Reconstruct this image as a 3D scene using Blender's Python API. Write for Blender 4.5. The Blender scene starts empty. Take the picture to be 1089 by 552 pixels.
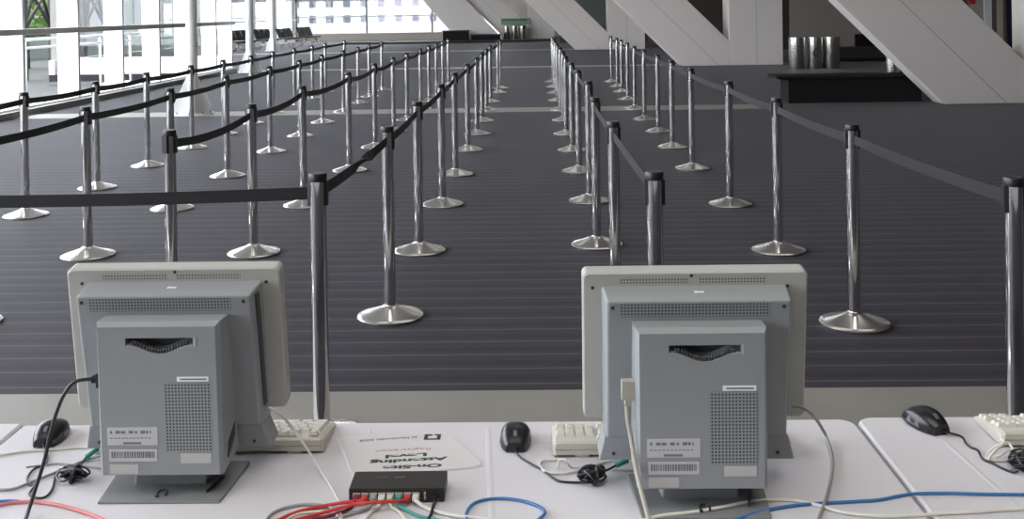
import bpy, bmesh, math, random
from mathutils import Vector, Matrix
random.seed(7)
sc = bpy.context.scene
col = sc.collection
PI = math.pi

# ------------------------------------------------------------------ camera
F, CY, CAMH, PITCH, ROLL, YAW = 1090.334, 17.443, 1.5978, 0.00595, 0.016108, 0.021584
cp, sp = math.cos(PITCH), math.sin(PITCH)
FW = Vector((-math.sin(YAW)*cp, math.cos(YAW)*cp, -sp))
R0 = Vector((math.cos(YAW), math.sin(YAW), 0))
U0 = R0.cross(FW)
RT = math.cos(ROLL)*R0 - math.sin(ROLL)*U0
UP = math.sin(ROLL)*R0 + math.cos(ROLL)*U0
cam = bpy.data.cameras.new('camera')
cam.sensor_fit = 'HORIZONTAL'; cam.sensor_width = 36.0
cam.lens = 36.0*F/1089.0
cam.shift_x = 0.0; cam.shift_y = (CY-276.0)/1089.0
cam.clip_end = 500; cam.clip_start = 0.05
co = bpy.data.objects.new('camera', cam); col.objects.link(co)
m = Matrix((RT, UP, -FW)).transposed().to_4x4()
m.translation = Vector((0, 0, CAMH)); co.matrix_world = m
sc.camera = co
CAMP = Vector((0, 0, CAMH))
def ray(px, py): return RT*((px-544.5)/F) - UP*((py-CY)/F) + FW
def onz(px, py, z=0.0):
    r = ray(px, py); return CAMP + r*((z-CAMH)/r.z)
def ony(px, py, Y):
    r = ray(px, py); return CAMP + r*(Y/r.y)

# --------------------------------------------------------------- materials
def mat(name, color, rough=0.5, metal=0.0, spec=0.5, noise=0.0, nscale=20.0, emit=None, coat=0.0, bump=0.0):
    M = bpy.data.materials.new(name); M.use_nodes = True
    nt = M.node_tree; b = nt.nodes['Principled BSDF']
    b.inputs['Roughness'].default_value = rough; b.inputs['Metallic'].default_value = metal
    b.inputs['Specular IOR Level'].default_value = spec
    b.inputs['Coat Weight'].default_value = coat
    c = (*color, 1)
    b.inputs['Base Color'].default_value = c
    if noise > 0 or bump > 0:
        tc = nt.nodes.new('ShaderNodeTexCoord'); n = nt.nodes.new('ShaderNodeTexNoise')
        n.inputs['Scale'].default_value = nscale; n.inputs['Detail'].default_value = 4
        nt.links.new(tc.outputs['Object'], n.inputs['Vector'])
        if noise > 0:
            r = nt.nodes.new('ShaderNodeMapRange')
            r.inputs['To Min'].default_value = 1-noise; r.inputs['To Max'].default_value = 1+noise
            nt.links.new(n.outputs['Fac'], r.inputs['Value'])
            mx = nt.nodes.new('ShaderNodeVectorMath'); mx.operation = 'SCALE'
            mx.inputs[0].default_value = color
            nt.links.new(r.outputs['Result'], mx.inputs['Scale'])
            nt.links.new(mx.outputs['Vector'], b.inputs['Base Color'])
        if bump > 0:
            bp = nt.nodes.new('ShaderNodeBump'); bp.inputs['Strength'].default_value = bump
            bp.inputs['Distance'].default_value = 0.01
            nt.links.new(n.outputs['Fac'], bp.inputs['Height']); nt.links.new(bp.outputs['Normal'], b.inputs['Normal'])
    if emit:
        b.inputs['Emission Color'].default_value = (*emit[0], 1); b.inputs['Emission Strength'].default_value = emit[1]
    return M

def grid_mat(name, base, hole, period, duty):
    """punched square holes, in object space (x across, z up)"""
    M = mat(name, base, 0.55); nt = M.node_tree; b = nt.nodes['Principled BSDF']
    tc = nt.nodes.new('ShaderNodeTexCoord'); sx = nt.nodes.new('ShaderNodeSeparateXYZ')
    nt.links.new(tc.outputs['Object'], sx.inputs[0])
    outs = []
    for ax in ('X', 'Z'):
        d = nt.nodes.new('ShaderNodeMath'); d.operation = 'DIVIDE'; d.inputs[1].default_value = period
        fr = nt.nodes.new('ShaderNodeMath'); fr.operation = 'FRACT'
        lt = nt.nodes.new('ShaderNodeMath'); lt.operation = 'LESS_THAN'; lt.inputs[1].default_value = duty
        nt.links.new(sx.outputs[ax], d.inputs[0]); nt.links.new(d.outputs[0], fr.inputs[0]); nt.links.new(fr.outputs[0], lt.inputs[0])
        outs.append(lt)
    mu = nt.nodes.new('ShaderNodeMath'); mu.operation = 'MULTIPLY'
    nt.links.new(outs[0].outputs[0], mu.inputs[0]); nt.links.new(outs[1].outputs[0], mu.inputs[1])
    mx = nt.nodes.new('ShaderNodeMix'); mx.data_type = 'RGBA'
    mx.inputs[6].default_value = (*base, 1); mx.inputs[7].default_value = (*hole, 1)
    nt.links.new(mu.outputs[0], mx.inputs[0]); nt.links.new(mx.outputs[2], b.inputs['Base Color'])
    return M

def carpet_mat():
    M = mat('carpet', (0.05, 0.05, 0.06), 0.65, spec=0.13); nt = M.node_tree; b = nt.nodes['Principled BSDF']
    g = nt.nodes.new('ShaderNodeNewGeometry'); s = nt.nodes.new('ShaderNodeSeparateXYZ')
    nt.links.new(g.outputs['Position'], s.inputs[0])
    def line(period, width, phase):
        a = nt.nodes.new('ShaderNodeMath'); a.operation = 'MULTIPLY_ADD'
        a.inputs[1].default_value = 1/period; a.inputs[2].default_value = phase
        f = nt.nodes.new('ShaderNodeMath'); f.operation = 'FRACT'
        l = nt.nodes.new('ShaderNodeMath'); l.operation = 'LESS_THAN'; l.inputs[1].default_value = width
        nt.links.new(s.outputs['Y'], a.inputs[0]); nt.links.new(a.outputs[0], f.inputs[0]); nt.links.new(f.outputs[0], l.inputs[0])
        return l.outputs[0]
    n = nt.nodes.new('ShaderNodeTexNoise'); n.inputs['Scale'].default_value = 1.3; n.inputs['Detail'].default_value = 5
    nt.links.new(g.outputs['Position'], n.inputs['Vector'])
    n2 = nt.nodes.new('ShaderNodeTexNoise'); n2.inputs['Scale'].default_value = 160; n2.inputs['Detail'].default_value = 2
    nt.links.new(g.outputs['Position'], n2.inputs['Vector'])
    ad = nt.nodes.new('ShaderNodeMath'); ad.operation = 'ADD'
    nt.links.new(n.outputs['Fac'], ad.inputs[0]); nt.links.new(n2.outputs['Fac'], ad.inputs[1])
    mr = nt.nodes.new('ShaderNodeMapRange'); mr.inputs['From Min'].default_value = 0.6; mr.inputs['From Max'].default_value = 1.4
    mr.inputs['To Min'].default_value = 0.75; mr.inputs['To Max'].default_value = 1.25
    nt.links.new(ad.outputs[0], mr.inputs['Value'])
    base = (0.0270, 0.0232, 0.0312)
    m1 = nt.nodes.new('ShaderNodeMix'); m1.data_type = 'RGBA'
    m1.inputs[6].default_value = (*base, 1); m1.inputs[7].default_value = (0.082, 0.078, 0.068, 1)
    nt.links.new(line(0.0935, 0.13, 0.25), m1.inputs[0])
    m2 = nt.nodes.new('ShaderNodeMix'); m2.data_type = 'RGBA'
    m2.inputs[7].default_value = (0.0195, 0.0165, 0.0225, 1)
    nt.links.new(line(0.187, 0.3, 0.35), m2.inputs[0]); nt.links.new(m1.outputs[2], m2.inputs[6])
    sc_ = nt.nodes.new('ShaderNodeVectorMath'); sc_.operation = 'SCALE'
    nt.links.new(m2.outputs[2], sc_.inputs[0]); nt.links.new(mr.outputs['Result'], sc_.inputs['Scale'])
    nt.links.new(sc_.outputs['Vector'], b.inputs['Base Color'])
    bp = nt.nodes.new('ShaderNodeBump'); bp.inputs['Strength'].default_value = 0.25; bp.inputs['Distance'].default_value = 0.004
    nt.links.new(n2.outputs['Fac'], bp.inputs['Height']); nt.links.new(bp.outputs['Normal'], b.inputs['Normal'])
    b.inputs['Sheen Weight'].default_value = 0.05; b.inputs['Sheen Roughness'].default_value = 0.4
    return M

def glass_mat():
    M = bpy.data.materials.new('window_glass'); M.use_nodes = True; nt = M.node_tree
    nt.nodes.remove(nt.nodes['Principled BSDF'])
    o = nt.nodes['Material Output']; t = nt.nodes.new('ShaderNodeBsdfTransparent'); t.inputs[0].default_value = (0.96, 0.975, 0.965, 1)
    gl = nt.nodes.new('ShaderNodeBsdfGlossy'); gl.inputs['Roughness'].default_value = 0.02
    mx = nt.nodes.new('ShaderNodeMixShader'); lw = nt.nodes.new('ShaderNodeLayerWeight'); pw_ = nt.nodes.new('ShaderNodeMath'); pw_.operation = 'POWER'; pw_.inputs[1].default_value = 5.0
    nt.links.new(lw.outputs['Facing'], pw_.inputs[0])
    fr = nt.nodes.new('ShaderNodeMath'); fr.operation = 'MULTIPLY_ADD'; fr.inputs[1].default_value = 0.5; fr.inputs[2].default_value = 0.03; nt.links.new(pw_.outputs[0], fr.inputs[0])
    nt.links.new(fr.outputs[0], mx.inputs[0]); nt.links.new(t.outputs[0], mx.inputs[1]); nt.links.new(gl.outputs[0], mx.inputs[2])
    nt.links.new(mx.outputs[0], o.inputs['Surface'])
    return M

MT = dict(
    carpet=carpet_mat(), glass=glass_mat(),
    tile=mat('beige_tile', (0.215, 0.205, 0.178), 0.5, noise=0.12, nscale=3),
    white=mat('white_paint', (0.72, 0.72, 0.70), 0.5),
    frame=mat('white_metal_frame', (0.78, 0.78, 0.77), 0.4),
    rail=mat('grey_rail', (0.17, 0.17, 0.15), 0.45),
    transom=mat('beige_grey_rail', (0.62, 0.60, 0.55), 0.5),
    paleground=mat('pale_paving', (0.45, 0.45, 0.45), 0.8, noise=0.1, nscale=0.5),
    curb=mat('grey_base_strip', (0.20, 0.195, 0.18), 0.5),
    ceil=mat('ceiling_paint', (0.62, 0.61, 0.59), 0.8),
    wallgrey=mat('grey_wall_paint', (0.34, 0.30, 0.265), 0.7, noise=0.04, nscale=1.5),
    walldark=mat('brown_wall_panel', (0.045, 0.035, 0.03), 0.6),
    wallgreen=mat('grey_green_panel', (0.11, 0.13, 0.115), 0.35),
    beam=mat('off_white_panel', (0.69, 0.64, 0.595), 0.55, noise=0.03, nscale=0.8),
    joint=mat('panel_joint', (0.40, 0.385, 0.37), 0.7),
    chrome=mat('polished_chrome', (0.74, 0.73, 0.72), 0.08, 1.0),
    basech=mat('polished_base_steel', (0.83, 0.81, 0.77), 0.20, 1.0),
    black=mat('black_plastic', (0.012, 0.012, 0.013), 0.38),
    belt=mat('black_webbing', (0.014, 0.014, 0.015), 0.55, spec=0.35, bump=0.2, nscale=250),
    blackmat=mat('black_laminate', (0.014, 0.013, 0.012), 0.75, spec=0.12),
    brownlam=mat('dark_brown_laminate', (0.035, 0.026, 0.023), 0.5),
    cloth=mat('white_tablecloth', (0.60, 0.59, 0.615), 0.85, spec=0.2, noise=0.03, nscale=6, bump=0.15),
    tabletop=mat('folding_table_top', (0.5, 0.48, 0.44), 0.6),
    grey=mat('grey_computer_plastic', (0.262, 0.278, 0.282), 0.5, noise=0.02, nscale=300, bump=0.04),
    bezel=mat('pale_grey_bezel_plastic', (0.40, 0.40, 0.365), 0.5),
    dgrey=mat('dark_grey_stand_plastic', (0.19, 0.20, 0.20), 0.5),
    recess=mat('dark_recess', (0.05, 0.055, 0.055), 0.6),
    screen=mat('screen_glass', (0.02, 0.025, 0.03), 0.1),
    sticker=mat('white_sticker', (0.50, 0.50, 0.50), 0.6),
    stickerg=mat('pale_blank_sticker', (0.46, 0.46, 0.44), 0.6),
    ink=mat('sticker_ink', (0.16, 0.165, 0.18), 0.6),
    blackink=mat('black_ink', (0.03, 0.03, 0.035), 0.6),
    greyink=mat('grey_ink', (0.14, 0.14, 0.15), 0.6),
    redink=mat('red_ink', (0.50, 0.24, 0.24), 0.6),
    mark=mat('white_print', (0.85, 0.85, 0.85), 0.5),
    screw=mat('dark_screw', (0.03, 0.03, 0.03), 0.4),
    beige=mat('beige_keyboard_plastic', (0.56, 0.545, 0.48), 0.5),
    key=mat('pale_key_plastic', (0.62, 0.605, 0.54), 0.5),
    mouse=mat('black_mouse_plastic', (0.012, 0.012, 0.015), 0.3),
    mousegrey=mat('grey_mouse_side', (0.12, 0.12, 0.14), 0.4),
    paper=mat('white_paper', (0.63, 0.615, 0.61), 0.35, spec=0.5),
    sleeve=mat('clear_sleeve_edge', (0.72, 0.72, 0.74), 0.25),
    swtop=mat('black_switch_case', (0.020, 0.018, 0.016), 0.45),
    port=mat('port_metal', (0.42, 0.42, 0.38), 0.35),
    redcable=mat('red_cable', (0.55, 0.05, 0.045), 0.45),
    pinkcable=mat('faded_red_cable', (0.62, 0.20, 0.19), 0.5),
    purple=mat('dark_red_cable', (0.20, 0.02, 0.04), 0.45),
    bluecable=mat('blue_cable', (0.045, 0.17, 0.40), 0.45),
    whitecable=mat('white_cable', (0.66, 0.65, 0.58), 0.5),
    creamcable=mat('cream_cable', (0.58, 0.57, 0.46), 0.5),
    greycable=mat('grey_cable', (0.30, 0.30, 0.28), 0.5),
    vga=mat('beige_grey_cable', (0.38, 0.36, 0.30), 0.5),
    blackcable=mat('black_cable', (0.013, 0.013, 0.018), 0.4),
    teal=mat('teal_plug', (0.05, 0.32, 0.27), 0.45),
    violet=mat('violet_plug', (0.24, 0.13, 0.36), 0.45),
    green=mat('green_sign', (0.22, 0.34, 0.24), 0.6),
    darkgreen=mat('dark_green_ink', (0.03, 0.09, 0.04), 0.6),
    leaf=mat('leaf_green', (0.12, 0.24, 0.035), 0.6, noise=0.4, nscale=5),
    bark=mat('bark', (0.05, 0.04, 0.03), 0.8),
    truss=mat('brown_steel_truss', (0.028, 0.022, 0.025), 0.6),
    pave=mat('grey_pavement', (0.052, 0.055, 0.050), 0.8, noise=0.15, nscale=0.6),
    bldg=mat('grey_green_facade', (0.045, 0.06, 0.052), 0.5, noise=0.2, nscale=0.3),
    palebldg=mat('pale_facade', (0.30, 0.30, 0.31), 0.7),
    bldgwin=mat('facade_window', (0.055, 0.06, 0.075), 0.3),
    navy=mat('dark_navy_glass', (0.012, 0.014, 0.04), 0.15),
    beigepanel=mat('beige_panel', (0.42, 0.38, 0.30), 0.6),
    redbox=mat('red_box', (0.35, 0.02, 0.02), 0.5),
    vent=grid_mat('punched_vent', (0.27, 0.285, 0.28), (0.05, 0.06, 0.06), 0.0058, 0.60),
    ventpale=grid_mat('punched_vent_pale', (0.40, 0.40, 0.365), (0.10, 0.11, 0.085), 0.0056, 0.58),
    lamp=mat('lamp_diffuser', (0.8, 0.8, 0.8), 0.5),
)

# ------------------------------------------------------------ mesh helper
class MB:
    def __init__(s): s.v = []; s.f = []; s.smooth = []
    def add(s, vs, fs, smooth=False):
        o = len(s.v); s.v += [tuple(v) for v in vs]
        for f in fs: s.f.append(tuple(i+o for i in f)); s.smooth.append(smooth)
        return s
    def box(s, x0, x1, y0, y1, z0, z1):
        vs = [(x0,y0,z0),(x1,y0,z0),(x1,y1,z0),(x0,y1,z0),(x0,y0,z1),(x1,y0,z1),(x1,y1,z1),(x0,y1,z1)]
        return s.add(vs, [(0,3,2,1),(4,5,6,7),(0,1,5,4),(1,2,6,5),(2,3,7,6),(3,0,4,7)])
    def loft(s, loops, cap0=True, cap1=True, smooth=False):
        n = len(loops[0]); vs = [p for l in loops for p in l]; fs = []
        for k in range(len(loops)-1):
            for i in range(n):
                j = (i+1) % n
                fs.append((k*n+i, k*n+j, (k+1)*n+j, (k+1)*n+i))
        s.add(vs, fs, smooth)
        o = len(s.v)-len(vs)
        if cap0: s.f.append(tuple(o+i for i in reversed(range(n)))); s.smooth.append(False)
        if cap1: s.f.append(tuple(o+(len(loops)-1)*n+i for i in range(n))); s.smooth.append(False)
        return s
    def lathe(s, prof, n=32, c=(0,0,0), cap=True, smooth=True):
        loops = [[(c[0]+r*math.cos(2*PI*i/n), c[1]+r*math.sin(2*PI*i/n), c[2]+z) for i in range(n)] for r, z in prof]
        return s.loft(loops, cap, cap, smooth)
    def cyl(s, p0, p1, r, n=12, r1=None):
        p0 = Vector(p0); p1 = Vector(p1); d = (p1-p0).normalized()
        a = Vector((0,0,1)) if abs(d.z) < 0.9 else Vector((1,0,0))
        u = d.cross(a).normalized(); w = d.cross(u)
        r1 = r if r1 is None else r1
        L = [[p + (u*math.cos(2*PI*i/n) + w*math.sin(2*PI*i/n))*rr for i in range(n)] for p, rr in ((p0, r), (p1, r1))]
        return s.loft(L, True, True, True)
    def tube(s, pts, r, n=8, sub=6, flat=1.0):
        pts = [Vector(p) for p in pts]
        P = []
        for i in range(len(pts)-1):
            a = pts[max(i-1, 0)]; b = pts[i]; c = pts[i+1]; d = pts[min(i+2, len(pts)-1)]
            for k in range(sub):
                t = k/sub
                P.append(0.5*((2*b) + (c-a)*t + (2*a-5*b+4*c-d)*t*t + (3*b-a-3*c+d)*t**3))
        P.append(pts[-1])
        loops = []; u = None
        for i, p in enumerate(P):
            d = (P[min(i+1, len(P)-1)] - P[max(i-1, 0)])
            d = d.normalized() if d.length > 1e-9 else Vector((0, 1, 0))
            if u is None:
                a = Vector((0,0,1)) if abs(d.z) < 0.9 else Vector((1,0,0)); u = d.cross(a).normalized()
            u = (u - d*u.dot(d)).normalized(); w = d.cross(u)
            loops.append([p + (u*math.cos(2*PI*k/n) + w*math.sin(2*PI*k/n)*flat)*r for k in range(n)])
        return s.loft(loops, True, True, True)
    def prism_y(s, poly, y0, y1):
        """poly in x,z"""
        return s.loft([[(x, y0, z) for x, z in poly], [(x, y1, z) for x, z in poly]])
    def prism_z(s, poly, z0, z1):
        return s.loft([[(x, y, z0) for x, y in poly], [(x, y, z1) for x, y in poly]])
    def mesh(s, name, material):
        me = bpy.data.meshes.new(name); me.from_pydata(s.v, [], s.f)
        me.polygons.foreach_set('use_smooth', s.smooth)
        bm = bmesh.new(); bm.from_mesh(me); bmesh.ops.recalc_face_normals(bm, faces=bm.faces)
        if any(s.smooth):
            for e in bm.edges:
                if len(e.link_faces) == 2 and e.calc_face_angle(0) > 0.7: e.smooth = False
        bm.to_mesh(me); bm.free()
        me.materials.append(MT[material]); return me
    def build(s, name, material, parent=None, bevel=0.0, seg=2):
        return link(name, s.mesh(name, material), parent, bevel, seg)

def link(name, me, parent=None, bevel=0.0, seg=2):
    o = bpy.data.objects.new(name, me); col.objects.link(o)
    if parent is not None: o.parent = parent
    if bevel > 0:
        md = o.modifiers.new('bevel', 'BEVEL'); md.width = bevel; md.segments = seg; md.limit_method = 'ANGLE'; md.angle_limit = 0.5
        md.harden_normals = False
    return o
def empty(name, loc=(0,0,0), rz=0.0):
    o = bpy.data.objects.new(name, None); col.objects.link(o); o.location = loc; o.rotation_euler = (0, 0, rz)
    o.empty_display_size = 0.1; return o
def tag(o, label, cat, group=None, kind=None):
    o['label'] = label; o['category'] = cat
    if group: o['group'] = group
    if kind: o['kind'] = kind
    return o
def struct(name, mb, material, parent=None, bevel=0.0):
    o = mb.build(name, material, parent, bevel)
    if parent is None: o['kind'] = 'structure'
    return o
def text(name, body, size, material, parent, loc, rot=(0,0,0), bold=0.0, xs=1.0, align='CENTER'):
    cu = bpy.data.curves.new(name, 'FONT'); cu.body = body; cu.size = size; cu.align_x = align; cu.align_y = 'CENTER'
    cu.offset = bold; cu.extrude = 0.0002
    tmp = bpy.data.objects.new(name+'_tmp', cu); col.objects.link(tmp)
    dg = bpy.context.evaluated_depsgraph_get()
    me = bpy.data.meshes.new_from_object(tmp.evaluated_get(dg)); me.name = name
    bpy.data.objects.remove(tmp); bpy.data.curves.remove(cu)
    me.materials.clear(); me.materials.append(MT[material])
    o = link(name, me, parent); o.location = loc; o.rotation_euler = rot; o.scale = (xs, 1, 1); return o
ORD = ['', 'first', 'second', 'third', 'fourth', 'fifth', 'sixth', 'seventh', 'eighth', 'ninth', 'tenth', 'eleventh', 'twelfth', 'thirteenth', 'fourteenth', 'fifteenth', 'sixteenth', 'seventeenth', 'eighteenth']

# ================================================================ SETTING
CEIL = 6.5
struct('floor', MB().prism_z([(-8.6, -5), (14.5, -5), (14.5, 62), (-13.6, 62), (-13.6, 28.4), (-8.6, 28.4)], -0.2, 0.0), 'carpet')
for k, (yc, hw) in enumerate(((3.95, 0.34), (16.43, 0.36), (28.75, 0.36), (41.0, 0.36))):
    struct('trim_%d' % (k+1), MB().box(-8.45 if yc < 28 else -13.0, 3.6 if k == 1 else 12, yc-hw, yc+hw, -0.01, 0.004), 'tile')
XW = -8.42           # window wall on the left
YE = 28.4            # where it ends
struct('ceiling', MB().prism_z([(-8.9, -5), (14.5, -5), (14.5, 62), (-13.7, 62), (-13.7, 28.3), (-8.9, 28.3)], CEIL, CEIL+0.2), 'ceil')
struct('wall_back', MB().box(-8.6, 14.5, -5.2, -5.0, 0, CEIL), 'walldark')
struct('wall_right', MB().box(14.5, 14.7, -5.2, 62, 0, CEIL), 'walldark')
struct('wall_left', MB().box(XW-0.18, XW, -5, YE, 0, 0.10), 'white')
struct('baseboard_left', MB().box(XW, XW+0.12, -5, YE, 0, 0.10), 'curb')
struct('wall_left_end', MB().box(-13.3, XW-0.01, YE, YE+0.12, 0, 0.46), 'white')
# fins, panes, transom of the window wall
y = 16.75 - 2.05*10; k = 0; TN = 10; WN = 1
ys = []
while y < YE-0.3: ys.append(y); y += 2.05
ys.append(YE+0.02)
for i, yy in enumerate(ys):
    struct('trim_%d' % TN, MB().box(XW-0.40, XW-0.01, yy-0.04, yy+0.04, 0.10, CEIL), 'frame'); TN += 1
    if i < len(ys)-1:
        struct('window_%d' % WN, MB().box(XW-0.10, XW-0.085, yy+0.04, ys[i+1]-0.04, 0.10, CEIL), 'glass'); WN += 1
struct('trim_%d' % TN, MB().box(XW+0.0, XW+0.09, -5, YE, 1.32, 1.42), 'transom', None, 0.01); TN += 1
struct('trim_%d' % TN, MB().box(XW-0.30, XW-0.02, -5, YE, 0.10, 0.13), 'frame'); TN += 1
struct('trim_%d' % TN, MB().box(XW-0.11, XW-0.02, -5, YE, 3.4, 3.5), 'frame'); TN += 1
struct('window_%d' % WN, MB().box(-13.3, XW-0.4, YE+0.05, YE+0.065, 0.46, CEIL), 'glass'); WN += 1
# set-back window wall further on
XB = -13.45; YF = 57.6
struct('wall_left_far', MB().box(XB-0.15, XB, YE, YF, 0, 0.40), 'white')
yy = YE+0.3
ys2 = []
while yy < YF: ys2.append(yy); yy += 4.1
ys2.append(YF)
for i, yy in enumerate(ys2):
    struct('trim_%d' % TN, MB().box(XB-0.2, XB+0.0, yy-0.06, yy+0.06, 0.4, CEIL), 'rail'); TN += 1
    if i < len(ys2)-1:
        struct('window_%d' % WN, MB().box(XB-0.10, XB-0.085, yy+0.06, ys2[i+1]-0.06, 0.4, CEIL), 'glass'); WN += 1
struct('trim_%d' % TN, MB().box(XB+0.0, XB+0.06, YE, YF, 1.22, 1.28), 'rail'); TN += 1
# far end: low grey wall with a glass wall on it
struct('wall_far', MB().box(-13.45, -2.2, YF, YF+0.3, 0, 0.44), 'wallgrey')
xs = [-13.45, -9.45, -5.75, -2.0]
for i, x in enumerate(xs):
    struct('trim_%d' % TN, MB().box(x-0.05, x+0.05, YF+0.1, YF+0.2, 0.44, CEIL), 'rail'); TN += 1
    if i < len(xs)-1:
        struct('window_%d' % WN, MB().box(x+0.05, xs[i+1]-0.05, YF+0.14, YF+0.155, 0.44, CEIL), 'glass'); WN += 1
struct('trim_%d' % TN, MB().box(-13.4, -2.0, YF+0.08, YF+0.14, 1.36, 1.41), 'joint'); TN += 1
struct('trim_%d' % TN, MB().box(-13.4, -2.0, YF+0.05, YF+0.2, 2.28, 2.60), 'rail'); TN += 1
# solid walls on the right behind the slanted supports
struct('wall_far_right', MB().box(-2.0, 14.5, 60.6, 60.9, 0, CEIL), 'beam')
a = ony(833, 30, 38.0); b = ony(1069, 30, 38.0)
struct('wall_grey_right', MB().box(9.4, b.x, 38.0, 38.3, 0, CEIL), 'wallgrey')
struct('wall_brown_right', MB().box(5.4, 9.4, 38.0, 38.3, 0, CEIL), 'walldark')
struct('wall_brown_side', MB().box(5.4, 5.6, 38.3, 49, 0, CEIL), 'walldark')
struct('wall_green_right', MB().box(1.2, 5.6, 49.0, 49.3, 0.75, CEIL), 'wallgreen')
struct('wall_green_base', MB().box(1.2, 5.6, 49.0, 49.35, 0, 0.75), 'walldark')
struct('wall_beyond_right', MB().box(b.x, 14.5, 38.05, 38.3, 0, CEIL), 'white')
# narrow panels at the upper right: beige post and dark glass door leaf
def slab(name, pxa, pxb, Y, z0, z1, m, th=0.06):
    A = ony(pxa, 30, Y); B = ony(pxb, 30, Y)
    return struct(name, MB().box(A.x, B.x, Y, Y+th, z0, z1), m)
slab('trim_80', 1061, 1067, 30.0, 0, 4.5, 'beigepanel')
slab('door_1', 1071, 1086, 30.0, 0, 4.5, 'navy')
slab('trim_81', 1086, 1090, 29.9, 0, 4.5, 'beigepanel')
slab('trim_82', 1047, 1055, 30.0, 0, 4.5, 'white')
slab('wall_side_right', 1032, 1047, 30.1, 0, 4.5, 'wallgrey')

# ---------------------------------------------------- slanted V supports
def support(x0, y0, label, depth=0.9, post=True):
    t = empty('slanted_support', (x0, y0, 0)); tag(t, label, 'support', 'slanted white supports along the hall')
    W, N, NZ, T = 2.74, 1.28, 0.67, CEIL-0.02
    # the slanted leg and the upright post with a shared foot
    slant = [(0, 0), (N, 0), (N, NZ), (N-(T-NZ), T), (-T, T)]
    MB().prism_y(slant, 0, depth).build('slanted_leg', 'beam', t, 0.015)
    up = [(N, 0), (W, 0), (W, T), (N, T)]
    MB().prism_y(up, 0.0, depth).build('upright_leg', 'beam', t, 0.015)
    j = MB()
    dx = 0.02
    j.prism_y([(0.98, 0.0), (0.98+dx, 0.0), (0.98+dx-T, T), (0.98-T, T)], -0.004, 0.01)
    j.build('panel_joint', 'joint', t)
    j2 = MB().box(2.02, 2.035, -0.004, 0.01, 0, T); j2.build('panel_joint', 'joint', t)
    return t
support(6.46, 16.35, 'nearest slanted white support, cut off by the right edge of the photo', 0.45)
support(4.03, 28.1, 'white V shaped support with upright leg, left of the three steel bins')
support(1.60, 40.4, 'white slanted support behind the rightmost stanchion row, its upright leg before a dark opening')
support(-1.62, 57.0, 'far white slanted wall support behind the three small distant bins', 0.7)
p = ony(486, 37, 55.6)
s0 = empty('slanted_support', (p.x, 56.6, 0)); tag(s0, 'farthest slanted white support, meeting the bright far window', 'support', 'slanted white supports along the hall')
z0 = p.z
MB().prism_y([(-0.0, 0), (2.4, 0), (2.4-0.1, 0.2), (2.2-CEIL*0.87, CEIL-0.02), (-CEIL*0.87, CEIL-0.02)], 0, 0.35).build('slanted_leg', 'beam', s0)

# ------------------------------------------------------- steel columns
def steel_column(x, y, r, label):
    t = empty('steel_column', (x, y, 0)); tag(t, label, 'column', 'white steel columns by the windows')
    MB().cyl((0,0,0.02), (0,0,CEIL), r, 24).build('shaft', 'frame', t)
    for k in range(4):
        a = k*PI/2+0.35
        c, s = math.cos(a), math.sin(a)
        pl = MB(); w = 0.022
        prof = [(r*0.9, 0.02), (0.29, 0.02), (0.29, 0.16), (r*0.95, 0.62)]
        lo = [[(c*q - s*w*e, s*q + c*w*e, z) for q, z in prof] for e in (-1, 1)]
        pl.loft(lo).build('gusset_plate', 'frame', t)
    MB().lathe([(0.33, 0), (0.33, 0.024)], 24).build('base_plate', 'frame', t, 0.004)
    bo = MB()
    for k in range(8):
        a = k*PI/4+0.1; bo.cyl((0.285*math.cos(a), 0.285*math.sin(a), 0.02), (0.285*math.cos(a), 0.285*math.sin(a), 0.05), 0.014, 8)
    bo.build('bolt_ring', 'rail', t)
steel_column(-5.54, 16.45, 0.088, 'nearest white steel column with a flared bolted foot')
steel_column(-7.85, 28.1, 0.105, 'white steel column second from the front, at the end of the near window wall')
steel_column(-11.4, 44.4, 0.11, 'farthest white steel column, beside the black waiting seats')

# ============================================================ STANCHIONS
ROWS = {
    'A': [(-4.13, 8.19), (-4.1, 9.47), (-4.14, 10.83), (-4.14, 12.25), (-4.17, 13.62), (-4.16, 14.93), (-4.23, 16.46), (-4.21, 17.84), (-4.18, 19.17), (-4.23, 20.61), (-4.19, 22.49)],
    'B': [(-3.0, 5.30), (-3.01, 6.79), (-3.02, 8.41), (-3.06, 10.08), (-3.08, 11.82), (-3.07, 13.29), (-3.11, 14.9), (-3.09, 16.45), (-3.11, 17.97), (-3.14, 19.36), (-3.14, 20.98)],
    'C': [(-1.92, 5.33), (-1.9, 6.81), (-1.94, 8.49), (-1.89, 10.32), (-1.9, 12.08), (-1.9, 13.68), (-1.89, 15.07), (-1.88, 16.78), (-1.88, 18.13), (-1.87, 19.42), (-1.89, 20.99), (-1.89, 22.36)],
    'D': [(-0.82, 3.82), (-0.78, 5.36), (-0.79, 6.82), (-0.78, 8.45), (-0.79, 9.99), (-0.78, 11.73), (-0.76, 13.25), (-0.77, 14.81), (-0.78, 16.38), (-0.78, 17.87), (-0.72, 19.86), (-0.71, 21.0)],
    'E': [(0.43, 3.76), (0.41, 5.45), (0.4, 6.94), (0.44, 8.53), (0.42, 10.09), (0.41, 11.6), (0.39, 13.1), (0.4, 14.75), (0.4, 16.32), (0.39, 17.97), (0.39, 19.63), (0.39, 21.1), (0.39, 22.66)],
    'F': [(1.63, 3.54), (1.58, 5.16), (1.57, 6.72), (1.56, 8.31), (1.54, 10.17), (1.56, 11.76), (1.58, 13.26), (1.56, 14.71), (1.58, 16.33), (1.62, 18.0), (1.66, 19.67), (1.68, 21.0), (1.67, 22.46)],
}
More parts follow.
